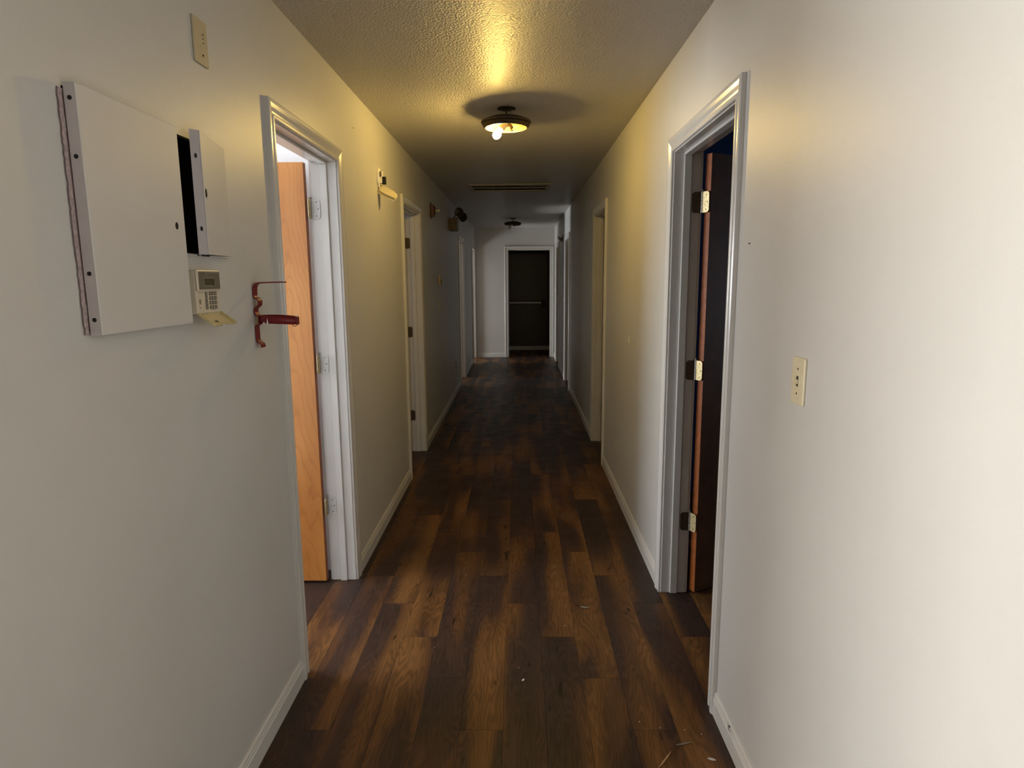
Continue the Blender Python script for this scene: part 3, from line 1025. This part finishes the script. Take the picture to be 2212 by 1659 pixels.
# small cover, tilted: left side stands off, right side touches the wall
def small_cover():
    t = thing('small_panel_cover', 'small pale metal cover hanging tilted beside the black recess', 'metal cover', LW(0, 1.76, 1.72))
    ya, yb, da, db = 1.668, 1.872, 0.040, 0.008
    zt_a, zt_b, zb_ = 1.872, 1.866, 1.569
    th = 0.003
    F = LW
    v = [F(da, ya, zb_), F(db, yb, zb_ + .001), F(db, yb, zt_b), F(da, ya, zt_a)]
    MB().prism(v, (th, .0005, 0)).build('face', M['panel'], t, bevel=0.001)
    # flange running back to the left
    v = [F(da, ya, zb_), F(da + th, ya + .001, zt_a), F(da - .012, ya - .020, zt_a), F(da - .012, ya - .020, zb_)]
    v = [F(da, ya, zb_), F(da, ya, zt_a), F(da - .014, ya - .019, zt_a), F(da - .014, ya - .019, zb_)]
    MB().prism(v, (0.0, .002, 0)).build('side_flange', M['panel_shaded'], t)
    nrm = Vector((-.019, -.014 * -1 * -1, 0))
    nrm = Vector((0.80, -0.60, 0))
    for z in (1.810, 1.633):
        c = Vector(F(da - .007 + .0008, ya - .0095 - .0006, z))
        pts = []
        dirv = Vector((0.014, 0.019, 0)).normalized()
        for k in range(16):
            a = 2 * math.pi * k / 16
            pts.append(c + dirv * (.0032 * math.cos(a)) + Vector((0, 0, .0058 * math.sin(a))))
        MB().prism(pts, nrm * .0006).build('screw_hole', M['hole'], t)
    # torn key hole in the face
    sl = Vector((db - da, yb - ya, 0)).normalized()
    c = Vector(F(da - .0022, ya + .014, 1.722)) + Vector((th, 0, 0))
    pts = [c + sl * (r * .0062 * math.cos(a)) + Vector((0, 0, r * .0115 * math.sin(a))) for a, r in [(2 * math.pi * k / 16, 1 + .12 * math.sin(3 * k)) for k in range(16)]]
    MB().prism(pts, (0.0011, 0, 0)).build('key_hole', M['hole'], t)
    pts = [c + sl * (.003 + .004 * u) + Vector((0, 0, -.0115 - .004 * v)) for (u, v) in ((-1, -.6), (0.6, -.9), (1, .9), (.2, .5))]
    MB().prism(pts, (0.002, 0, 0)).build('torn_tab', M['white'], t)
    mb = MB(); B(mb, F, 0.0, .020, 1.60, 1.86, 1.5655, 1.568)
    mb.build('bottom_lip', M['panel'], t)
    mb = MB()
    for (a, b) in ((1.652, 1.658), (1.674, 1.690), (1.694, 1.716)):
        B(mb, F, 0.0205, .0212, a, b, 1.5652, 1.5683)
    mb.build('lip_notch', M['hole'], t)
small_cover()

# keypad
def keypad():
    t = thing('alarm_keypad', 'beige alarm keypad with grey display and its lid folded down', 'keypad', LW(0, 1.66, 1.475))
    F = LW
    mb = MB(); B(mb, F, 0, 0.008, 1.612, 1.735, 1.418, 1.530)
    mb.build('back_plate', M['keypad'], t, bevel=0.002)
    mb = MB(); B(mb, F, 0.008, 0.030, 1.610, 1.733, 1.420, 1.530)
    mb.build('housing', M['keypad'], t, bevel=0.003)
    mb = MB(); B(mb, F, 0.030, 0.0355, 1.609, 1.732, 1.4775, 1.5305)
    mb.build('display_hood', M['keypad'], t, bevel=0.0025)
    mb = MB(); B(mb, F, 0.0352, 0.0362, 1.616, 1.729, 1.4815, 1.5255)
    mb.build('bezel', M['bezel'], t)
    mb = MB(); B(mb, F, 0.0360, 0.0366, 1.640, 1.700, 1.4895, 1.5105)
    mb.build('display_rim', M['key'], t)
    mb = MB(); B(mb, F, 0.0364, 0.0369, 1.642, 1.698, 1.491, 1.509)
    mb.build('display', M['lcd'], t)
    mb = MB(); B(mb, F, 0.0361, 0.0365, 1.650, 1.725, 1.5225, 1.5238)
    B(mb, F, 0.0361, 0.0365, 1.652, 1.660, 1.5152, 1.5168)
    mb.build('print_line', M['key'], t)
    root = t
    for r in range(4):
        z = 1.4700 - r * 0.0118
        for c in range(4):
            y = 1.6600 + (0 if c == 0 else 0.0215 + (c - 1) * 0.0145)
            mb = MB(); B(mb, F, 0.0298, 0.0306, y - .0062, y + .0062, z - .0046, z + .0046)
            g = mb.build('key_surround', M['key_gap'], t)
            mb = MB(); B(mb, F, 0.0300, 0.0328, y - .0044, y + .0044, z - .0031, z + .0031)
            mb.build('key', M['key'], t, bevel=0.0008)
    for r in range(3):
        z = 1.4641 - r * 0.0118
        mb = MB(); B(mb, F, 0.0300, 0.0303, 1.652, 1.668, z - .0005, z + .0005)
        mb.build('print_line', M['key_gap'], t)
    mb = MB(); B(mb, F, 0.0300, 0.0303, 1.605 + .01, 1.6485, 1.4722, 1.4730); mb.build('print_line', M['key_gap'], t)
    mb = MB()
    for r in range(5):
        z = 1.4555 - r * .0026
        B(mb, F, 0.0300, 0.0304, 1.621, 1.630, z - .0008, z + .0008)
    mb.build('speaker_slot', M['key_gap'], t)
    screw(F, 1.623, 1.4355, 0.0300, t, 0.0016)
    mb = MB(); B(mb, F, 0.0300, 0.0303, 1.679, 1.706, 1.4268, 1.4275); mb.build('print_line', M['key_gap'], t)
    # lid folded forward and down
    o1, o2 = Vector(F(0.028, 1.612, 1.4195)), Vector(F(0.028, 1.733, 1.4195))
    dv = Vector((0.042, 0.0, -0.030))
    n_ = Vector((dv.z, 0, -dv.x)).normalized() * .0018
    y_ = Vector((0, 1, 0))
    q = [o1, o2, o2 + dv, o2 + dv - y_ * .050, o2 + dv * .86 - y_ * .055, o2 + dv * .86 - y_ * .075, o1 + dv + y_ * .042, o1 + dv]
    lid = MB().prism(q, n_).build('lid', M['lid'], t)
    for p in (o1, o2 - Vector((0, .0018, 0))):
        MB().prism([p, p + dv, p + dv - n_ * 3, p - n_ * 3], (0, .0018, 0)).build('lid_rim', M['lid'], t)
    c = o1 + dv * .62 + y_ * .030 - n_ * .6
    MB().prism([c, c + y_ * .012, c + y_ * .014 + dv * .13, c + y_ * .004 + dv * .13], -n_ * .3).build('lid_mark', M['key_gap'], lid)
keypad()

# red fire extinguisher bracket
def bracket():
    y = 2.035
    t = thing('extinguisher_bracket', 'empty red fire extinguisher bracket with strap on the left wall', 'bracket', LW(0, y, 1.40))
    path = [(0.100, 1.4990), (0.060, 1.4985), (0.024, 1.4975), (0.012, 1.4955), (0.005, 1.489), (0.002, 1.480), (0.001, 1.455), (0.004, 1.449), (0.013, 1.442), (0.015, 1.440),
            (0.015, 1.430), (0.014, 1.427), (0.003, 1.417), (0.001, 1.412), (0.001, 1.402), (0.004, 1.396), (0.011, 1.390), (0.012, 1.386), (0.012, 1.368), (0.002, 1.362),
            (0.001, 1.355), (0.001, 1.318), (0.003, 1.312), (0.010, 1.306), (0.014, 1.3035), (0.016, 1.299), (0.016, 1.292)]
    pts = [LW(d, y, z) for d, z in path]
    td = []
    for i in range(len(pts)):
        a, b = Vector(pts[max(i - 1, 0)]), Vector(pts[min(i + 1, len(pts) - 1)])
        dd = (b - a).normalized()
        n = Vector((-dd.z, 0, dd.x))
        td.append(n)
    mb = MB().ribbon(pts, (0, 1, 0), 0.030, td, 0.0040)
    mb.build('back_strap', M['redpaint'], t, bevel=0.0006)
    # worn black patch and bolts
    mb = MB(); B(mb, LW, 0.0152, 0.0176, y - .0121, y + .0121, 1.4298, 1.4385)
    mb.build('worn_patch', M['spider'], t)
    for z in (1.462, 1.451, 1.413, 1.404, 1.337):
        screw(LW, y, z, 0.0035, t, 0.0035, M['steel'])
    # strap: nearly closed ring band sticking out from the wall
    R0 = 0.062
    cxx = 0.075
    band = []
    for k in range(33):
        a = math.radians(172 - k * (344 / 32))
        band.append((cxx - R0 * math.cos(math.radians(180) - a) * 1.0, math.sin(a)))
    mb = MB()
    h2 = 0.0115
    vs, fs = [], []
    pr = []
    for k in range(33):
        a = math.radians(-168 + k * 10.5)
        # angle 180 = toward wall
        d = cxx + R0 * math.cos(a) * 1.0
        yy = y + R0 * 0.62 * math.sin(a)
        zt = 1.3945 - 0.0085 * ((d - .013) / .13) ** 2
        pr.append((d, yy, zt))
    for (d, yy, zt) in pr:
        zl = zt - 0.026 + .004 * ((d - .013) / .13)
        vs += [LW(d, yy, zt), LW(d, yy, zl)]
    for i in range(32):
        fs.append((2 * i, 2 * i + 1, 2 * i + 3, 2 * i + 2))
    mb.add(vs, fs)
    st = mb.build('strap', M['redpaint'], t, smooth=True)
    sm = st.modifiers.new('solid', 'SOLIDIFY'); sm.thickness = 0.0018
    tip = LW(0.136, y - .004, 1.375)
    mb = MB().box((tip[0] - .008, tip[1] - .012, 1.366), (tip[0] + .002, tip[1] + .004, 1.389))
    mb.build('clasp', M['redpaint'], t, bevel=0.001)
    MB().tube([(tip[0] - .016, tip[1] - .010, 1.371), (tip[0] - .014, tip[1] - .012, 1.361), (tip[0] - .008, tip[1] - .012, 1.359), (tip[0] + .006, tip[1] - .010, 1.368)], 0.0013, 8).build('wire_loop', M['dark_metal'], t)
    MB().lathe([(0, .004), (.003, .003), (.004, 0)], (tip[0] - .002, tip[1] - .008, 1.389), 12).build('rivet', M['steel'], t, smooth=True)
    mb = MB()
    p0 = Vector(LW(0.048, y - R0 * .60, 1.369))
    mb.prism([p0, p0 + Vector((.006, 0, -.0005)), p0 + Vector((.003, 0, .017))], (0, -.0012, 0))
    mb.prism([p0 + Vector((-.012, 0, 0)), p0 + Vector((-.004, 0, 0)), p0 + Vector((-.008, 0, .006))], (0, -.0012, 0))
    mb.build('paint_chip', M['white'], t)
bracket()

# open device with hanging flap on left wall near lamp
def flap_device(F, y, z, label, mbody, mflap, s=1.0, flapv=(0.095, 0.0, -0.048)):
    t = thing('wall_chime', label, 'wall device', F(0, y, z))
    pts = [F(0, y + .040 * s * math.cos(a), z + .052 * s * math.sin(a)) for a in [2 * math.pi * k / 28 for k in range(28)]]
    ax = Vector(F(1, 0, 0)) - Vector(F(0, 0, 0))
    MB().prism(pts, ax * .012 * s).build('back_plate', mbody, t, bevel=0.002)
    mb = MB(); B(mb, F, .012 * s, .026 * s, y - .016 * s, y + .018 * s, z - .030 * s, z + .030 * s)
    mb.build('mechanism', mbody, t, bevel=0.002)
    mb = MB(); mb.tube([F(.020 * s, y - .017 * s, z + .004 * s), F(.020 * s, y - .017 * s, z + .030 * s)], .004 * s, 8)
    mb.build('wire', M['dark_metal'], t)
    MB().lathe([(0.004 * s, 0), (.010 * s, 0), (.010 * s, .004), (.004 * s, .004)], F(.026 * s, y, z + .024 * s), 18, ax).build('coil', mbody, t, smooth=True)
    mb = MB(); B(mb, F, .024 * s, .044 * s, y - .014 * s, y + .010 * s, z - .035 * s, z + .004 * s)
    mb.build('battery', M['black'], t, bevel=0.0015)
    # hanging cover: curved shell strip hinged at the bottom
    o = Vector(F(.008, y, z - .048 * s))
    v = ax * flapv[0] * s + Vector((0, 0, flapv[2] * s))
    wv = Vector((0, .020 * s, .018 * s))
    nn = Vector((v.z, 0, -v.x)).normalized() * (.016 * s)
    if nn.z > 0: nn = -nn
    q = [o - wv, o + wv, o + v * .35 + wv * 1.15, o + v * .8 + wv * 1.0, o + v + wv * .55, o + v * 1.02 - wv * .3, o + v * .93 - wv * .95, o + v * .4 - wv * 1.15]
    MB().prism(q, nn * .9).build('hanging_cover', mflap, t, bevel=.003)
    MB().prism([q[0], q[7], q[6], q[6] + nn * 1.1, q[7] + nn * 1.3, q[0] + nn * 1.1], Vector((0, .002, 0))).build('cover_rim', mflap, t)
    return t
flap_device(LW, 3.955, 2.098, 'opened white wall device with hanging cover lit by the lamp', M['white'], M['cream'], 1.1)
flap_device(RW, 9.99, 2.105, 'small grey wall device with hanging cover far down the right wall', M['greyflap'], M['greyflap'], 0.9, (0.078, 0.0, 0.069))
# maroon wall device with pale knob
def pull():
    y, z = 6.28, 2.143
    t = thing('fire_alarm', 'maroon square fire alarm with a pale knob on the left wall', 'fire alarm', LW(0, y, z))
    mb = MB(); B(mb, LW, 0, .006, y - .065, y + .065, z - .073, z + .073); mb.build('back_plate', M['redbox'], t, bevel=.002)
    mb = MB(); B(mb, LW, .006, .034, y - .048, y + .048, z - .054, z + .050); mb.build('housing', M['redbox'], t, bevel=.004)
    MB().lathe([(.045, 0), (.045, .004), (.034, .012), (.018, .014), (0, .014)], LW(.034, y, z), 24, (1, 0, 0)).build('horn', M['redbox'], t, smooth=True)
    for k_ in range(8):
        a = k_ * math.pi / 4
        MB().lathe([(0, .001), (.0035, .0008), (.004, 0)], LW(.045, y + .028 * math.cos(a), z + .028 * math.sin(a)), 8, (1, 0, 0)).build('stud', M['cream_dull'], t)
    MB().lathe([(.009, 0), (.009, .022), (.013, .026), (.014, .032), (.009, .038), (.008, .045), (0, .048)], LW(.045, y, z), 18, (1, 0, 0)).build('knob', M['cream'], t, smooth=True)
pull()

# emergency light
def emergency():
    y = 8.0
    t = thing('emergency_light', 'brown emergency light box with two round lamp heads on the left wall', 'emergency light', LW(0, y, 2.15))
    mb = MB(); B(mb, LW, 0, .095, y - .13, y + .13, 2.078, 2.218); mb.build('box', M['brownbox'], t, bevel=.005)
    mb = MB(); B(mb, LW, .020, .075, y - .100, y + .100, 2.218, 2.223); mb.build('top_plate', M['dark_metal'], t)
    for (d, yy, z, ax) in ((.115, y - .05, 2.292, Vector((.35, -.9, -.12))), (.150, y + .06, 2.245, Vector((.55, -.78, -.22)))):
        c = Vector(LW(d, yy, z))
        ax = ax.normalized()
        hd = MB().lathe([(0, -.045), (.022, -.042), (.040, -.022), (.052, 0.0), (.056, .010), (.056, .018), (.050, .018)], c, 28, ax).build('lamp_head', M['spider'], t, smooth=True)
        MB().lathe([(.050, .016), (.036, .019), (0, .021)], c, 28, ax).build('lens', M['lens'], hd, smooth=True)
        MB().tube([LW(.05, yy, 2.222), c - ax * .02], .007, 8).build('neck', M['spider'], t)
emergency()

# thermostat, toggle plates, outlet
t = thing('thermostat', 'small tan thermostat on the dim left wall', 'thermostat', LW(0, 6.79, 1.49))
mb = MB(); B(mb, LW, 0, .022, 6.755, 6.825, 1.435, 1.548); mb.build('housing', M['cream_dull'], t, bevel=.003)
mb = MB(); B(mb, LW, .022, .027, 6.762, 6.818, 1.440, 1.495); mb.build('cover', M['brownbox'], t, bevel=.002)

def toggle(F, y, z, label, m, w=.070, h=.114, up=True, name='light_switch'):
    t = thing(name, label, 'light switch', F(0, y, z))
    mb = MB(); B(mb, F, 0, .0065, y - w / 2, y + w / 2, z - h / 2, z + h / 2); mb.build('plate', m, t, bevel=.003, seg=3)
    mb = MB(); B(mb, F, .0064, .0068, y - .0052, y + .0052, z - .0125, z + .0125); mb.build('slot', M['key_gap'], t)
    ax = Vector(F(1, 0, 0)) - Vector(F(0, 0, 0))
    a = Vector(F(.004, y, z - .004)); s_ = -1 if not up else 1
    tip = a + ax * .016 + Vector((0, 0, .009 * s_))
    v = Vector((0, .0043, 0)); h_ = Vector((0, 0, .0045))
    mb = MB().add([a - v - h_, a + v - h_, a + v + h_ * 1.6, a - v + h_ * 1.6, tip - v * .8 - h_ * .9, tip + v * .8 - h_ * .9, tip + v * .8 + h_ * .9, tip - v * .8 + h_ * .9],
                  [(0, 1, 2, 3), (4, 5, 6, 7), (0, 1, 5, 4), (1, 2, 6, 5), (2, 3, 7, 6), (3, 0, 4, 7)])
    mb.build('toggle', m, t, bevel=.001)
    for dz in (.030, -.030): screw(F, y, z + dz, .0066, t, .0027, M['key_gap'])
    return t
toggle(RW, 1.539, 1.2535, 'ivory toggle light switch on the bright right wall', M['cream'], .0685, .114)
toggle(LW, 6.78, 1.235, 'light switch seen edge on below the tan thermostat', M['cream'])
toggle(RW, 10.55, 1.215, 'small light switch far down the right wall between doors', M['cream'])

t = thing('wall_outlet', 'power outlet low on the dim left wall', 'outlet', LW(0, 8.33, .39))
mb = MB(); B(mb, LW, 0, .006, 8.295, 8.365, .335, .449); mb.build('plate', M['cream'], t, bevel=.002)
for dz in (.025, -.025):
    MB().lathe([(0, .003), (.016, .003), (.017, 0)], LW(.006, 8.33, .392 + dz), 20, (1, 0, 0)).build('socket', M['key_gap'], t)

# exit door with push bar in the vestibule
root = struct_root('door_10', (0.19, YV, 0), 'closed dark door with a push bar behind the end doorway')
MB().box((-0.215, YV - 0.035, 0.09), (0.595, YV - 0.002, 2.03)).build('door_slab', M['dark_wood'], root, bevel=.002)
MB().box((-0.205, YV - 0.100, 0.985), (0.470, YV - 0.066, 1.012)).build('push_bar', M['steel'], root, bevel=.004)
for x in (-0.18, 0.46):
    MB().box((x - .02, YV - 0.072, 0.975), (x + .02, YV - 0.035, 1.022)).build('bar_mount', M['spider'], root, bevel=.004)
MB().box((0.475, YV - 0.110, 0.965), (0.560, YV - 0.035, 1.060)).build('latch_case', M['spider'], root, bevel=.006)
MB().tube([(0.53, YV - .09, .94), (0.48, YV - .12, .915), (.46, YV - .12, .90)], .014, 10).build('lever', M['spider'], root, smooth=True)

# ------------------------------------------------------------------ small things on walls
def nail(F, y, z, label, r=.0022, l=.006):
    ax = Vector(F(1, 0, 0)) - Vector(F(0, 0, 0))
    o = MB().lathe([(0, l), (r, l * .9), (r, l * .6), (r * .5, l * .6), (r * .5, 0)], F(0, y, z), 10, ax).build('nail', M['spider'])
    tag(o, label, 'nail')
nail(RW, 1.927, 1.599, 'tiny dark nail in the right wall beside the first door')
nail(LW, 3.40, 2.258, 'tiny dark nail in the left wall above the first door corner')
o = MB().tube([RW(.001, 3.94, 1.150), RW(.006, 3.935, 1.135), RW(.008, 3.93, 1.118), RW(.004, 3.925, 1.112), RW(.002, 3.92, 1.118)], .0022, 8).build('wall_hook', M['white'])
tag(o, 'small pale hook on the right wall past the first door', 'hook')

# ------------------------------------------------------------------ litter on the floor
def leaf(name, c, ln, wd, rz, curl, m, label, cat, n=7):
    mb = MB(); vs, fs = [], []
    for i in range(n):
        s_ = i / (n - 1)
        x = (s_ - .5) * ln
        w = wd * math.sin(math.pi * min(max(s_, .04), .96)) ** .7
        z = .0012 + curl * (2 * s_ - 1) ** 2
        vs += [(x, -w, z + w * .3), (x, 0, z), (x, w, z + w * .25)]
    for i in range(n - 1):
        for k in (0, 1):
            a = 3 * i + k
            fs.append((a, a + 3, a + 4, a + 1))
    ca, sa = math.cos(rz), math.sin(rz)
    vs = [(c[0] + x * ca - y * sa, c[1] + x * sa + y * ca, z) for x, y, z in vs]
    mb.add(vs, fs)
    o = mb.build(name, m, None, smooth=True)
    s = o.modifiers.new('solid', 'SOLIDIFY'); s.thickness = .0006; s.offset = 1
    return tag(o, label, cat)
leaf('dry_leaf', (0.296, 2.762), .042, .009, R_(-10), .004, M['leaf'], 'crumpled dark dry leaf on an orange-brown plank', 'leaf')
leaf('dry_leaf', (0.530, 1.884), .056, .0040, R_(14), .001, M['leaf'], 'narrow grey dry leaf on the floor near the right baseboard', 'leaf')
leaf('wood_sliver', (0.452, 1.812), .088, .0034, R_(52), .003, M['sliver'], 'thin curved pale wood sliver on the floor by the right baseboard', 'wood sliver')
leaf('dust_lint', (0.008, 2.220), .016, .005, R_(60), .002, M['lint'], 'small tuft of pale lint in the middle of the floor', 'lint')
leaf('dust_lint', (0.600, 1.815), .026, .006, R_(-20), .001, M['lint'], 'grey smear of lint by the right baseboard', 'lint')
crumbs = [((0.193, 2.607), 'white crumb on the orange-brown plank in front of the crumpled leaf'),
          ((-0.355, 2.44), 'white crumb on a dark plank left of the middle, beyond the lint tuft'),
          ((-0.01, 2.30), 'tiny white crumb just beyond the pale lint tuft'),
          ((0.405, 1.99), 'white crumb left of the narrow grey leaf, farther from the baseboard'),
          ((0.47, 1.96), 'white crumb just beyond the narrow grey leaf'),
          ((0.045, 3.55), 'farthest white crumb, in the middle of the hall floor'),
          ((-0.06, 3.42), 'second farthest white crumb, left of the farthest one'),
          ((0.09, 1.60), 'nearest white crumb at the bottom of the view'),
          ((0.55, 1.95), 'first of two close white crumbs near the right baseboard spider'),
          ((0.60, 1.93), 'white crumb nearest the right baseboard and the spider'),
          ((-0.28, 3.10), 'white crumb level with the first left doorway hinge')]
cm = None
for (x, y), lb in crumbs:
    if cm is None:
        mb = MB().lathe([(0, 0), (.0016, .0004), (.0019, .0012), (.001, .0022), (0, .0025)], (0, 0, 0), 7)
        o = mb.build('plaster_crumb', M['white']); cm = o.data
    else:
        o = bpy.data.objects.new('plaster_crumb', cm); COL.objects.link(o)
    o.location = (x, y, 0)
    o.rotation_euler = (0, 0, x * 9)
    tag(o, lb, 'crumb', 'plaster crumbs on the floor')

# spider with web threads on the right baseboard
def spider():
    c = Vector(RW(.015, 1.850, .090))
    t = thing('spider', 'small dark spider with trailing web on the near right baseboard', 'spider', c)
    MB().lathe([(0, -.004), (.0020, -.003), (.0026, 0), (.0018, .0025), (.0008, .003), (.0016, .0042), (.0012, .006), (0, .0065)], c, 12, (0, -.6, .8)).build('body', M['spider'], t, smooth=True)
    for s_ in (-1, 1):
        for k_ in range(4):
            a = R_(35 + 36 * k_)
            d1 = Vector((-.10, math.cos(a), s_ * math.sin(a)))
            p1 = c + d1 * .006 + Vector((-.003, 0, 0))
            p2 = c + d1 * .014 + Vector((.001, 0, -.002))
            MB().tube([c, p1, p2], .0004, 5).build('leg', M['spider'], t)
    for k_ in range(5):
        pts = [c + Vector((.002 * math.sin(j + k_), -.004 * j * math.cos(k_ * 1.3), -.003 * j + .004 * math.sin(j * .8 + k_ * 2))) + Vector((0.001, 0, 0)) for j in range(8)]
        MB().tube(pts, .00025, 4).build('web_thread', M['silk'], t)
spider()
